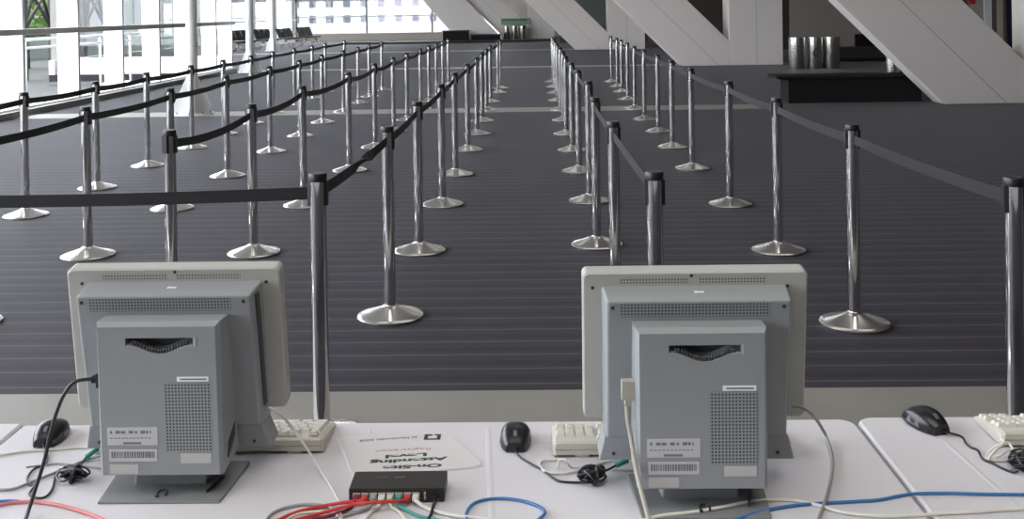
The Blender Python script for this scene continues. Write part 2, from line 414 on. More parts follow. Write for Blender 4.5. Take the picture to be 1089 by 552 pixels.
ROWNAME = {'A': 'row nearest the windows', 'B': 'second row from the windows', 'C': 'third row from the windows',
           'D': 'row left of the open aisle', 'E': 'row right of the open aisle', 'F': 'rightmost row'}
NB = 40
def base_mesh():
    # shallow cone with a rolled rim and pressed facets
    prof = [(0.168, 0.0), (0.173, 0.004), (0.173, 0.010), (0.168, 0.015), (0.150, 0.020), (0.10, 0.036), (0.055, 0.052), (0.040, 0.058), (0.034, 0.066)]
    return MB().lathe(prof, 48).mesh('base', 'basech')
M_BASE = base_mesh()
M_POLE = MB().lathe([(0.0305, 0.05), (0.0305, 0.972)], 28).mesh('pole', 'chrome')
M_CAP = MB().lathe([(0.0335, 0.970), (0.0345, 0.974), (0.0345, 0.994), (0.032, 1.0)], 28).mesh('cap', 'black')
def clip_mb(a):
    c, s = math.cos(a), math.sin(a); mb = MB()
    q0, q1, w = 0.024, 0.0375, 0.019
    lo = []
    for z in (0.880, 0.972):
        lo.append([(c*q - s*e, s*q + c*e, z) for q, e in ((q0, -w), (q1, -w*0.7), (q1, w*0.7), (q0, w))])
    return mb.loft(lo)
M_CLIPS = [clip_mb(a).mesh('belt_clip', 'black') for a in (0, PI)]
M_SLOT = clip_mb(-2.0).mesh('belt_clip', 'black')
def belt(parent, x0, y0, x1, y1, sag, twist=0.0, zc=0.925, h=0.047):
    """ribbon from the parent post (x0,y0) to the next one"""
    d = Vector((x1-x0, y1-y0, 0)); L = d.length; d.normalize(); nrm = Vector((-d.y, d.x, 0))
    n = 24; loops = []
    for i in range(n+1):
        t = i/n; s = 0.031 + (L-0.062)*t
        z = zc - sag*4*t*(1-t); tw = 0.0
        if twist: tw = twist*PI*(1/(1+math.exp(-(t-0.40)*22)))
        c = d*s + Vector((0, 0, z))
        up = Vector((0,0,1))*math.cos(tw) + nrm*math.sin(tw); th = nrm*math.cos(tw) - Vector((0,0,1))*math.sin(tw)
        loops.append([c - up*h/2 - th*0.0009, c - up*h/2 + th*0.0009, c + up*h/2 + th*0.0009, c + up*h/2 - th*0.0009])
    MB().loft(loops, smooth=False).build('belt', 'belt', parent)
def stanchion(x, y, label, rz=0.0, slot=False):
    t = empty('stanchion', (x, y, 0)); tag(t, label, 'stanchion', 'chrome belt stanchions in queue rows')
    link('base', M_BASE, t); link('pole', M_POLE, t); link('cap', M_CAP, t)
    for m_ in M_CLIPS: link('belt_clip', m_, t)
    if slot: link('belt_clip', M_SLOT, t)
    return t
SPECIAL = {('B', 0): 'chrome stanchion at the left edge of the photo, only its foot in view',
           ('C', 0): 'chrome stanchion rising behind the left computer, front end of its belt row',
           ('D', 0): 'large chrome corner stanchion right of the left computer, belts at two sides',
           ('E', 0): 'closest chrome stanchion rising behind the right computer, belt running back',
           ('E', 1): 'chrome stanchion just behind and left of the closest one over the right computer',
           ('F', 0): 'large chrome stanchion cut by the right edge of the photo'}
POST = {}
for r in 'ABCDEF':
    pts = ROWS[r]
    for i, (x, y) in enumerate(pts):
        n = i+1; last = len(pts)
        if (r, i) in SPECIAL: lab = SPECIAL[(r, i)]
        elif i == last-1: lab = 'chrome belt stanchion farthest away in the %s' % ROWNAME[r]
        else: lab = 'chrome belt stanchion, %s from the front in the %s' % (ORD[n], ROWNAME[r])
        POST[(r, i)] = stanchion(x, y, lab, slot=((r, i) == ('C', 0)))
        if i > 0:
            px_, py_ = pts[i-1]
            near = y < 12
            tw = 1.0 if (r, i) == ('D', 1) else 0.0
            sag = {'A': 0.012, 'B': 0.015, 'C': 0.03, 'D': 0.012, 'E': 0.004, 'F': 0.012}[r]
            if (r, i) == ('C', 1): sag = 0.035
            belt(POST[(r, i)], x, y, px_, py_, sag, -tw)
# belts that run on to posts out of frame
belt(POST[('A', 0)], -4.13, 8.19, -4.12, 6.75, 0.012)
belt(POST[('D', 0)], -0.82, 3.82, -2.98, 3.80, 0.016)
tB = stanchion(-2.98, 3.80, 'chrome corner stanchion out of frame on the left, holding the front belt')
tA = stanchion(-4.12, 6.75, 'chrome stanchion out of frame on the left, front of the window row')
belt(POST[('B', 0)], -3.0, 5.30, -2.98, 3.80, 0.01)
# far cross belts
belt(POST[('C', 11)], -1.89, 22.36, -4.19, 22.49, 0.01)
belt(POST[('E', 12)], 0.39, 22.66, -1.89, 22.36, 0.01)

# ============================================================== TABLES
TZ = 0.745
def cloth_table(x0, x1, y0, y1, tl, cl, RL=0.035, RR=0.035):
    t = empty('folding_table', ((x0+x1)/2, (y0+y1)/2, 0)); tag(t, tl, 'table', 'folding tables in a row')
    w = (x1-x0)/2-0.02; d = (y1-y0)/2-0.02
    MB().box(-w, w, -d, d, TZ-0.035, TZ-0.006).build('tabletop', 'tabletop', t, 0.004)
    for sx in (-1, 1):
        for sy in (-1, 1):
            MB().cyl((sx*(w-0.15), sy*(d-0.08), 0.0), (sx*(w-0.15), sy*(d-0.08), TZ-0.035), 0.014, 12).build('leg', 'rail', t)
    # the cloth: top sheet with rounded corners, soft creases, hanging sides
    c = MB()
    def outline(inset, z, n=8):
        pts = []
        for cx, cy, a0, R in ((x1-RR, y1-RR, 0, RR), (x0+RL, y1-RL, PI/2, RL), (x0+RL, y0+RL, PI, RL), (x1-RR, y0+RR, 1.5*PI, RR)):
            for k in range(n+1):
                a = a0 + k*PI/2/n; rr = R-inset
                pts.append((cx+rr*math.cos(a), cy+rr*math.sin(a), z))
        # denser sides
        out = []
        for i, p_ in enumerate(pts):
            q_ = pts[(i+1) % len(pts)]
            L = math.dist(p_, q_); m_ = max(1, int(L/0.06))
            for k in range(m_): out.append(tuple(p_[j]+(q_[j]-p_[j])*k/m_ for j in range(3)))
        return out
    top = outline(0.007, TZ); mid = outline(0.002, TZ-0.003); e1 = outline(0.0, TZ-0.010)
    low = outline(0.0, 0.64)
    cx0, cy0 = (x0+x1)/2, (y0+y1)/2
    low2 = []
    for i, p_ in enumerate(low):
        dx, dy = p_[0]-cx0, p_[1]-cy0
        wv = 0.012*math.sin(i*0.9)+0.008*math.sin(i*0.37)
        nx_ = 1 if abs(dx) > (x1-x0)/2-0.004 else 0
        low2.append((p_[0], min(max(p_[1]+ (wv if not nx_ else 0), y0-0.002), y1+0.012), p_[2]))
    c.loft([top, mid, e1, low2], cap0=True, cap1=False, smooth=True)
    o = c.build('tablecloth', 'cloth'); tag(o, cl, 'tablecloth', 'white cloths on the tables')
    return o
TY0, TY1 = 1.38, 2.125
cl_main = cloth_table(-1.085, 0.644, TY0, TY1, 'folding table under the middle white cloth, carrying both computers', 'white tablecloth under both grey computers, between the two table seams', RL=0.010)
cl_right = cloth_table(0.648, 2.48, TY0, TY1+0.008, 'folding table under the white cloth at the right', 'white tablecloth at the right, beyond the seam, with a mouse and keyboard')
cl_left = cloth_table(-2.92, -1.087, TY0, TY1+0.010, 'folding table under the white cloth at the left edge', 'white tablecloth at the far left edge, left of the seam', RR=0.010)
# ironed creases of the cloths (low soft ridges)
def crease(parent, pts, w=0.006, h=0.0012):
    L = []
    for i, p_ in enumerate(pts):
        p_ = Vector(p_); q = Vector(pts[min(i+1, len(pts)-1)])-Vector(pts[max(i-1, 0)]); q.normalize(); n_ = Vector((-q.y, q.x, 0))
        L.append([p_-n_*w, p_+Vector((0,0,h)), p_+n_*w, p_-Vector((0,0,0.001))])
    MB().loft(L, smooth=True).build('crease', 'cloth', parent)
for px0, py0, px1, py1 in ((519, 455, 523, 552),):
    crease(cl_main, [onz(px0, py0, TZ), onz(px1, py1, TZ)])
crease(cl_main, [onz(394, 461, TZ), onz(392, 455, TZ)], 0.004)
crease(cl_right, [onz(1005, 470, TZ), onz(1089, 545, TZ)], 0.005)

# ============================================================ COMPUTERS
def rect(x0, x1, y0, z0, y1, z1):
    """loop: bottom edge at (y0,z0), top edge at (y1,z1)"""
    return [(x0, y0, z0), (x1, y0, z0), (x1, y1, z1), (x0, y1, z1)]
def rrect(cx, w, yb, zb, yt, zt, r, n=5):
    """rounded rectangle loop in a tilted plane, bottom at (yb,zb), top at (yt,zt)"""
    H = math.hypot(yt-yb, zt-zb); out = []
    for sx, sv, a0 in ((1, 1, 0), (-1, 1, PI/2), (-1, -1, PI), (1, -1, 1.5*PI)):
        for k in range(n+1):
            a = a0+k*PI/2/n
            u = sx*(w/2-r)+r*math.cos(a); v = (H/2 if sv > 0 else -H/2) - sv*r + r*math.sin(a) + H/2
            t = v/H; out.append((cx+u, yb+(yt-yb)*t, zb+(zt-zb)*t))
    return out
def on_plane(yb, zb, yt, zt):
    """returns f(x, s, off): point at x, fraction s of the way up, pushed off towards the camera side"""
    d = Vector((0, yt-yb, zt-zb)); n_ = Vector((0, -(zt-zb), (yt-yb))).normalized()
    if n_.y > 0: n_ = -n_
    return lambda x, s, off=0.0: Vector((x, yb, zb)) + d*s + n_*off
def plate(P, x0, x1, s0, s1, th):
    lo = []
    for off in (-0.001, th):
        lo.append([P(x0, s0, off), P(x1, s0, off), P(x1, s1, off), P(x0, s1, off)])
    return MB().loft(lo)

def computer(x, y, label, rz, dx_box, dx_house, dx_bez):
    t = empty('desktop_computer', (x, y, TZ), rz); tag(t, label, 'computer', 'grey all-in-one computers seen from behind')
    # --- stand: sloping plate, riser and lock slot
    st = MB()
    SW = 0.108
    st.loft([[(-SW, 0.0, 0.0), (SW, 0.0, 0.0), (SW+0.012, 0.15, 0.0), (-SW-0.012, 0.15, 0.0)],
             [(-SW, 0.0, 0.004), (SW, 0.0, 0.004), (SW+0.012, 0.15, 0.010), (-SW-0.012, 0.15, 0.010)]])
    so = st.build('stand', 'dgrey', t, 0.003)
    so['label'] = 'dark grey sloping stand plate'
    rz_ = MB().loft([[(-0.066, 0.062, 0.004), (0.066, 0.062, 0.004), (0.075, 0.13, 0.009), (-0.075, 0.13, 0.009)],
                     [(-0.064, 0.070, 0.05), (0.064, 0.070, 0.05), (0.072, 0.125, 0.085), (-0.072, 0.125, 0.085)]])
    rz_.build('riser', 'dgrey', so, 0.003)
    ring = MB()
    lo = []
    for i in range(16):
        a = -0.9 + i*(PI+1.8)/15
        lo.append([(0.0+0.0085*math.cos(a)*1.0, 0.020+0.0060*math.sin(a), 0.0078+0.0012*math.sin(a)+dz) for dz in (0.0, 0.0)])
    ring.tube([(0.0085*math.cos(-0.6+i*(PI+1.2)/14), 0.020+0.0085*math.sin(-0.6+i*(PI+1.2)/14), 0.0095+0.0016*math.sin(-0.6+i*(PI+1.2)/14)) for i in range(15)], 0.0022, 6, 2)
    ring.box(-0.010, -0.004, 0.012, 0.016, 0.006, 0.0095)
    ring.build('lock_slot', 'screw', so)
    MB().prism_z([(0.075, 0.03), (0.0765, 0.03), (0.092, 0.085), (0.086, 0.085)], 0.004, 0.0105).build('cable_notch', 'screw', so)
    # --- display bezel
    byT, bzT, byB, bzB = 0.110, 0.385, 0.150, 0.110
    nb = (Vector((0, byT-byB, bzT-bzB))).cross(Vector((1, 0, 0))).normalized()
    if nb.y < 0: nb = -nb                         # away from the camera
    bw = 0.398
    loops = []
    for off, gr in ((0.0, -0.003), (0.003, 0.0), (0.030, 0.0), (0.036, -0.004)):
        lp = rrect(dx_bez, bw+2*gr, byB, bzB-gr, byT, bzT+gr, 0.010)
        loops.append([Vector(q)+nb*off for q in lp])
    bz = MB().loft(loops).build('bezel', 'bezel', t); bz['label'] = 'pale grey display bezel'
    sb = MB(); P = on_plane(byB, bzB, byT, bzT)
    sb.loft([[P(-0.165, 0.11, -o), P(0.165, 0.11, -o), P(0.165, 0.93, -o), P(-0.165, 0.93, -o)] for o in (0.034, 0.0368)]).build('screen', 'screen', bz)
    for x0, x1 in ((-0.132, -0.012), (0.006, 0.126)):
        plate(P, dx_bez+x0, dx_bez+x1, 0.926, 0.966, 0.0006).build('vent_grille', 'ventpale', bz)
    for sx, ss in ((-0.178, 0.90), (0.166, 0.90), (-0.003, 0.975)):
        c = P(sx, ss); MB().cyl(c-Vector((0,-0.001,0)), P(sx, ss, 0.0012), 0.0032, 10).build('screw', 'screw', bz)
    # --- rear housing with a chamfered top and a flared chin
    hyT, hzT, hyB, hzB = 0.052, 0.350, 0.105, 0.093
    hx0, hx1 = dx_house-0.160, dx_house+0.156
    hs = MB()
    back = [(hx0-0.006, byB+0.010, hzB), (hx1+0.006, byB+0.010, hzB), (hx1+0.006, byT+0.008, hzT+0.0105), (hx0-0.006, byT+0.008, hzT+0.0105)]
    front = [(hx0, hyB, hzB), (hx1, hyB, hzB), (hx1, hyT, hzT), (hx0, hyT, hzT)]
    hs.loft([back, front])
    ho = hs.build('rear_housing', 'grey', t, 0.0045, 3)
    chin = MB().loft([[(hx0-0.004, hyB+0.002, hzB+0.002), (hx1+0.004, hyB+0.002, hzB+0.002), (hx1+0.004, byB+0.012, hzB+0.002), (hx0-0.004, byB+0.012, hzB+0.002)],
                      [(hx0-0.014, hyB+0.012, 0.048), (hx1+0.016, hyB+0.012, 0.048), (hx1+0.016, byB+0.03, 0.048), (hx0-0.014, byB+0.03, 0.048)]])
    ch = chin.build('flared_chin', 'grey', ho, 0.003)
    for sx in (hx0+0.012, hx1-0.014):
        MB().cyl((sx, hyB+0.02, 0.062), (sx, hyB+0.0070, 0.062), 0.0030, 10).build('screw', 'screw', ho)
    H = on_plane(hyB, hzB, hyT, hzT)
    plate(H, hx0+0.024, hx1-0.036, 0.888, 0.980, 0.0006).build('vent_grille', 'vent', ho)
    for sx in (hx0+0.010, hx1-0.013):
        MB().cyl(H(sx, 0.955), H(sx, 0.955, 0.0012), 0.0034, 10).build('screw', 'screw', ho)
    ch_mid = Vector(((hx0+hx1)/2+0.005, (hyT+byT+0.008)/2-0.0015, hzT+0.0062))
    ang = math.atan2(0.0105, byT+0.008-hyT)
    text('maker_mark', 'IBM', 0.0105, 'mark', ho, ch_mid, (ang, 0, 0), 0.0005)
    MB().loft([[(hx1+0.001+q_*0.5, byB-0.012, 0.125), (hx1+0.001+q_*0.5, byB-0.030, 0.125), (hx1+q_*0.5, byT-0.036, 0.345), (hx1+q_*0.5, byT-0.012, 0.345)] for q_ in (0.0, 0.009)]).build('side_slot', 'recess', ho)
    # --- rear cover: the deep box with handle recess
    cx = dx_box; fyT, fzT, fyB, fzB = 0.004, 0.309, 0.018, 0.043
    x0, x1 = cx-0.104, cx+0.104
    C = on_plane(fyB, fzB, fyT, fzT)
    rv = MB()
    # face with a lens shaped hole
    u0, u1, sT = cx-0.055, cx+0.066, 0.925
    n = 18
    low = []
    for i in range(n+1):
        q = i/n; e = max(0.0, math.sin(PI*max(0, min(1, (q-0.12)/0.76))))**1.3
        low.append((u0+(u1-u0)*q, 0.872-0.055*e))
    def quad(a, b_, c_, d_): rv.add([C(*a), C(*b_), C(*c_), C(*d_)], [(0, 1, 2, 3)])
    quad((x0, sT), (x1, sT), (x1, 1.0), (x0, 1.0))
    quad((x0, 0.0), (u0, 0.0), (u0, sT), (x0, sT))
    quad((u1, 0.0), (x1, 0.0), (x1, sT), (u1, sT))
    for i in range(n):
        quad((low[i][0], 0.0), (low[i+1][0], 0.0), low[i+1], low[i])
    # chamfer ring and body
    g = 0.0055
    A = [C(x0, 0.0), C(x1, 0.0), C(x1, 1.0), C(x0, 1.0)]
    B1 = [Vector((x0-g, fyB+0.007, fzB-0.001)), Vector((x1+g, fyB+0.007, fzB-0.001)), Vector((x1+g, fyT+0.012, fzT+0.0065)), Vector((x0-g, fyT+0.012, fzT+0.0065))]
    B2 = [Vector((x0-g-0.002, hyB+0.004, fzB+0.012)), Vector((x1+g+0.002, hyB+0.004, fzB+0.012)), Vector((x1+g+0.002, hyT+0.02, fzT+0.0045)), Vector((x0-g-0.002, hyT+0.02, fzT+0.0045))]
    rv.loft([A, B1, B2], False, True)
    # walls of the recess
    hole = [(u0, sT)] + low + [(u1, sT)]
    vs = [C(a_, s_, 0) for a_, s_ in hole] + [C(a_, s_+ (0.0 if s_ >= sT else 0.03), -0.022) for a_, s_ in hole]
    N_ = len(hole)
    rv.add(vs, [(i, (i+1) % N_, N_+(i+1) % N_, N_+i) for i in range(N_)])
    cv = rv.build('rear_cover', 'grey', t)
    # dark inside of the recess with its ribs
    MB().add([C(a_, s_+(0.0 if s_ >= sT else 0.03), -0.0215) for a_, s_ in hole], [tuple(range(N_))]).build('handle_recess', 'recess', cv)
    rb = MB()
    for k in range(20):
        q = 0.10+0.80*k/19; e = max(0.0, math.sin(PI*max(0, min(1, (q-0.12)/0.76))))**1.3
        xx = u0+(u1-u0)*q; ss = 0.872-0.055*e
        if q > 0.9: continue
        a_ = C(xx, ss+0.034, -0.003); b_ = C(xx, ss+0.004, -0.002)
        rb.cyl(a_, b_, 0.0019, 6)
    rb.build('grip_rib', 'screw', cv)['label'] = 'row of dark grip ribs'
    plate(C, u1-0.001, u1+0.004, 0.868, 0.926, 0.0012).build('recess_lip', 'bezel', cv)
    # tall vent, stickers
    plate(C, cx+0.012, cx+0.092, 0.155, 0.625, 0.0006).build('vent_grille', 'vent', cv)
    s1 = plate(C, cx+0.034, cx+0.090, 0.632, 0.664, 0.0008).build('sticker', 'mark', cv)
    plate(C, cx+0.040, cx+0.086, 0.643, 0.653, 0.0011).build('sticker_print', 'ink', s1)
    s2 = plate(C, cx-0.093, cx-0.004, 0.205, 0.325, 0.0008).build('sticker', 'sticker', cv)
    pr = MB()
    rnd = random.Random(3)
    q = -0.088
    while q < -0.012:
        w_ = rnd.choice((0.002, 0.004, 0.006, 0.008))
        if q < -0.062 or q > -0.055: pr.loft([[C(cx+q, 0.284, o_), C(cx+q+w_, 0.284, o_), C(cx+q+w_, 0.300+rnd.random()*0.006, o_), C(cx+q, 0.303, o_)] for o_ in (0.0006, 0.0011)])
        q += w_+rnd.choice((0.0015, 0.003, 0.006))
    for k in range(11):
        a_ = -0.088+k*0.0068
        pr.loft([[C(cx+a_, 0.250, o_), C(cx+a_+0.0045, 0.250, o_), C(cx+a_+0.0045, 0.256, o_), C(cx+a_, 0.256, o_)] for o_ in (0.0006, 0.0011)])
    pr.loft([[C(cx-0.065, 0.212, o_), C(cx-0.033, 0.212, o_), C(cx-0.033, 0.226, o_), C(cx-0.065, 0.226, o_)] for o_ in (0.0006, 0.0011)])
    pr.build('sticker_print', 'ink', s2)
    s3 = plate(C, cx-0.091, cx-0.006, 0.095, 0.175, 0.0008).build('sticker', 'sticker', cv)
    s3['label'] = 'white barcode sticker'
    pr = MB(); q = -0.087
    while q < -0.011:
        w_ = rnd.choice((0.0012, 0.002, 0.003))
        pr.loft([[C(cx+q, 0.118, o_), C(cx+q+w_, 0.118, o_), C(cx+q+w_, 0.162, o_), C(cx+q, 0.162, o_)] for o_ in (0.0006, 0.0011)])
        q += w_+rnd.choice((0.0010, 0.0016))
    pr.build('sticker_print', 'ink', s3)
    plate(C, cx-0.091, cx-0.040, 0.010, 0.074, 0.0008).build('sticker', 'stickerg', cv)
    plate(C, cx+0.036, cx+0.090, 0.080, 0.146, 0.0008).build('sticker', 'stickerg', cv)
    # rear port opening on the right side near the bottom
    po = MB().loft([[(x1+g+dx_, 0.045, 0.062), (x1+g+dx_, 0.085, 0.085), (x1+g+dx_, 0.085, 0.108), (x1+g+dx_, 0.050, 0.088)] for dx_ in (0.0, 0.0028)])
    po.build('side_port', 'screw', cv)
    return t
LX, LY = -0.6700, 1.772
RX, RY = 0.274, 1.708
compL = computer(LX, LY, 'left grey all-in-one computer seen from behind, black power cord in its side', 0.0, -0.0005, -0.003, -0.007)
compR = computer(RX, RY, 'right grey all-in-one computer seen from behind, beige cable plugged at its left side', 0.0, -0.003, 0.003, 0.003)

# ============================================================ KEYBOARDS
def keyboard(x, y, rz, label, flip=1):
    """origin at the centre of the edge facing the camera (the tall rear edge); far edge is low"""
    t = empty('keyboard', (x, y, TZ), rz); tag(t, label, 'keyboard', 'beige keyboards on the tables')
    W, D = 0.452, 0.138
    prof = [(0.0, 0.006), (0.0, 0.027), (0.006, 0.030), (0.030, 0.028), (D-0.004, 0.009), (D, 0.006), (D, 0.002)]
    lo = []
    for xx, sh in ((-W/2, 0.006), (-W/2+0.006, 0.0), (W/2-0.006, 0.0), (W/2, 0.006)):
        lo.append([(xx, min(max(a_, sh), D-sh), max(b_-sh*0.6, 0.002)) for a_, b_ in prof])
    MB().loft(lo).build('case', 'beige', t, 0.0015)
    MB().box(-W/2+0.004, W/2-0.004, -0.0008, 0.001, 0.0155, 0.0165).build('case_seam', 'greycable', t)
    for sx in (-0.17, 0.17):
        MB().box(sx-0.014, sx+0.014, 0.004, 0.016, 0.0, 0.007).build('foot', 'beige', t)
    kw = 0.0192
    sl = -(0.019)/(D-0.034)
    def kmesh(w):
        b0 = w/2-0.0009; t0 = w/2-0.0038; d0 = 0.0088; d1 = 0.0062
        return MB().loft([[(-b0, -d0, 0), (b0, -d0, 0), (b0, d0, 0), (-b0, d0, 0)], [(-t0, -d1, 0.0068), (t0, -d1, 0.0068), (t0, d1, 0.0068), (-t0, d1, 0.0068)]]).mesh('key', 'key')
    cache = {}
    def key(xx, yy, w):
        if w not in cache: cache[w] = kmesh(w)
        o = link('key', cache[w], t); o.location = (xx, yy, 0.028+sl*(yy-0.030)); o.rotation_euler = (math.atan(sl), 0, 0)
    # seen from behind: the number pad is at the left end (flip)
    rows = [0.019, 0.041, 0.0600, 0.0790, 0.0980, 0.1170]
    def kx(u): return flip*(W/2-0.012-u)
    for r, yy in enumerate(rows):
        if r == 0:
            us = [0.5, 2.5, 3.5, 4.5, 5.5, 7, 8, 9, 10, 11.5, 12.5, 13.5, 14.5, 16, 17, 18]
            for u in us: key(kx(u*kw), yy, kw)
            continue
        main = {1: [1]*13+[2], 2: [1.5]+[1]*12+[1.5], 3: [1.75]+[1]*11+[2.25], 4: [2.25]+[1]*10+[2.75], 5: [1.5, 1.5, 8.5, 1.5, 2]}[r]
        u = 0.0
        for w in main: key(kx((u+w/2)*kw), yy, w*kw); u += w
        nav = {1: [0, 1, 2], 2: [0, 1, 2], 3: [], 4: [1], 5: [0, 1, 2]}[r]
        for q in nav: key(kx((15.3+q+0.5)*kw), yy, kw)
        for q in {1: range(4), 2: range(4), 3: range(3), 4: range(4), 5: range(1, 4)}[r]: key(kx((18.6+q+0.5)*kw), yy, kw)
    return t
kL = onz(346, 478, TZ); keyboard(kL.x-0.226, 1.970, 0.0, 'beige keyboard sticking out right of the left computer')
kR = onz(588, 489, TZ); keyboard(kR.x+0.226, 1.945, 0.0, 'beige keyboard half hidden behind the right computer')
k3 = onz(1059, 470, TZ); keyboard(k3.x+0.226, 1.975, 0.0, 'beige keyboard at the right edge, beside its coiled white cord')

# ================================================================= MICE
def mouse(p, rz, label, cord_px, cordm='blackcable', bundle=None):
    """p: point under the nose, nose towards the camera"""
    t = empty('computer_mouse', (p.x, p.y, TZ), rz); tag(t, label, 'mouse', 'black computer mice on the tables')
    n = 24; L = 0.098; lo = []
    K = 15
    for k in range(K+1):
        s = k/K; yy = L*s
        w = 0.0305*(math.sin(PI*min(1, max(0, 0.10+0.84*s)))**0.42)
        h = 0.036*(math.sin(PI*min(1, max(0.0, 0.13+0.80*s)))**0.75)
        loop = []
        for i in range(n):
            a = PI*i/(n-1)
            c_ = math.cos(a); s_ = math.sin(a)
            loop.append((w*math.copysign(abs(c_)**0.75, c_), yy, 0.003+h*abs(s_)**0.7))
        lo.append(loop)
    MB().loft(lo, smooth=True).build('shell', 'mouse', t)
    MB().lathe([(0.027, 0), (0.029, 0.003)], 20, (0, 0.042, 0)).build('sole', 'mouse', t)
    for sx in (-1, 1):
        MB().loft([[(sx*0.0285, 0.03, 0.008), (sx*0.0270, 0.070, 0.008), (sx*0.0260, 0.064, 0.020), (sx*0.0275, 0.035, 0.018)],
                   [(sx*0.0312, 0.03, 0.008), (sx*0.0300, 0.070, 0.008), (sx*0.0285, 0.064, 0.020), (sx*0.0295, 0.035, 0.018)]]).build('side_grip', 'mousegrey', t, 0.001)
    MB().cyl((-0.0035, 0.020, 0.0255), (0.0035, 0.020, 0.0255), 0.0100, 16).build('scroll_wheel', 'mousegrey', t)
    mi = Matrix.Rotation(-rz, 4, 'Z') @ Matrix.Translation(-Vector((p.x, p.y, TZ)))
    pts = [mi @ (Vector((p.x, p.y, TZ+0.008)))]
    for q in cord_px:
        z = q[2] if len(q) > 2 else 0.0026
        pts.append(mi @ onz(q[0], q[1], TZ+z))
    cord = MB().tube(pts, 0.0021, 7, 6).build('cord', cordm, t)
    if bundle:
        bx, by, plug = bundle
        c = onz(bx, by, TZ)
        lb = mi @ Vector((c.x, c.y, TZ))
        bp = []
        rnd = random.Random(int(bx))
        for k in range(11):
            ax = Vector((rnd.uniform(-1, 1), rnd.uniform(-0.7, 0.7), 0)).normalized()
            tz = Vector((0, 0, 1))*rnd.uniform(0.35, 0.9) + Vector((-ax.y, ax.x, 0))*rnd.uniform(0.4, 0.9)
            c0_ = lb + Vector((rnd.uniform(-0.012, 0.012), rnd.uniform(-0.008, 0.008), 0.017))
            ra = rnd.uniform(0.013, 0.024)
            for q_ in range(7):
                a = q_*2*PI/7
                pp = c0_ + ax*ra*math.cos(a) + tz*ra*0.62*math.sin(a)
                pp.z = max(pp.z, 0.0035); bp.append(pp)
        MB().tube(bp, 0.0021, 6, 4).build('cord_bundle', cordm, cord)
        tie = MB().tube([lb+Vector((0.002+0.004*math.cos(a_*PI/6), 0.020*math.sin(a_*PI/6), 0.014+0.013*math.cos(a_*PI/6))) for a_ in range(13)], 0.0032, 6, 3)
        tie.build('cable_tie', cordm, cord)
        if plug:
            a_ = mi @ onz(plug[0], plug[1], TZ+0.014); b_ = mi @ onz(plug[2], plug[3], TZ+0.022)
            MB().tube([lb+Vector((0.006, 0.004, 0.018)), (lb+a_)/2+Vector((0,0,0.006)), a_], 0.0021, 7, 6).build('cord_end', cordm, cord)
            MB().cyl(a_, b_, 0.0050, 10).build('plug', plug[4], cord)
    return t
mouse(onz(46, 477, TZ), 0.12, 'black mouse left of the left computer, behind the hanging power cord',
      [(50, 483), (50, 489), (48, 494), (36, 499), (29, 508), (31, 515), (36, 517), (31, 525), (36, 529), (47, 529), (55, 521), (59, 506), (64, 499), (70, 505), (73, 509)], bundle=(78, 512, (92, 486, 104, 477, 'teal')))
mouse(onz(548, 482, TZ), 0.0, 'black mouse between the two computers, nose towards the camera',
      [(553, 486), (566, 494), (577, 500), (588, 508), (596, 512), (610, 513), (624, 513, 0.006)], bundle=(632, 514, (655, 495, 668, 489, 'teal')))
mouse(onz(1002, 463, TZ), 0.35, 'black mouse on the right table, beside the edge keyboard',
      [(1022, 464), (1027, 471), (1033, 476), (1040, 479), (1045, 488), (1056, 493), (1066, 498), (1076, 502), (1083, 501, 0.008)], bundle=(1087, 500, None))

# =============================================================== NETWORK SWITCH
sA = onz(371, 535.5, TZ); sB = onz(473, 534.5, TZ)
ang = math.atan2(sB.y-sA.y, sB.x-sA.x)
swW = (sB-sA).length
sw = empty('network_switch', (sA.x, sA.y, TZ), ang)
tag(sw, 'small black network switch with cables in its ports, before the paper sign', 'network switch')
SH, SD = 0.0255, 0.068
swc = MB().box(0, swW, 0, SD, 0.002, SH).build('case', 'swtop', sw, 0.0015)
for xx in (0.012, swW-0.012):
    for yy in (0.012, SD-0.012): MB().lathe([(0.005, 0), (0.005, 0.0025)], 10, (xx, yy, 0)).build('rubber_foot', 'black', sw)
for k in range(8):
    x0 = 0.007+k*0.0148
    f = MB().box(x0, x0+0.013, -0.0012, 0.001, 0.006, 0.0185).build('port', 'port', sw)
    MB().box(x0+0.002, x0+0.011, -0.0018, 0.001, 0.0078, 0.0155).build('port_opening', 'screw', f)
MB().box(0.129, 0.137, -0.001, 0.001, 0.004, 0.021).build('label_panel', 'black', sw)
text('switch_print', '10/100', 0.0052, 'mark', sw, (0.133, -0.0014, 0.0125), (PI/2, -PI/2, 0))
text('switch_print', 'POWER', 0.0028, 'mark', sw, (0.152, -0.0004, 0.0055), (PI/2, 0, 0))
text('case_print', 'SWITCH', 0.0060, 'ink', sw, (0.052, 0.042, SH+0.0001), (0, 0, 0))
text('case_print', '8 PORT', 0.0060, 'redink', sw, (0.085, 0.042, SH+0.0001), (0, 0, 0))

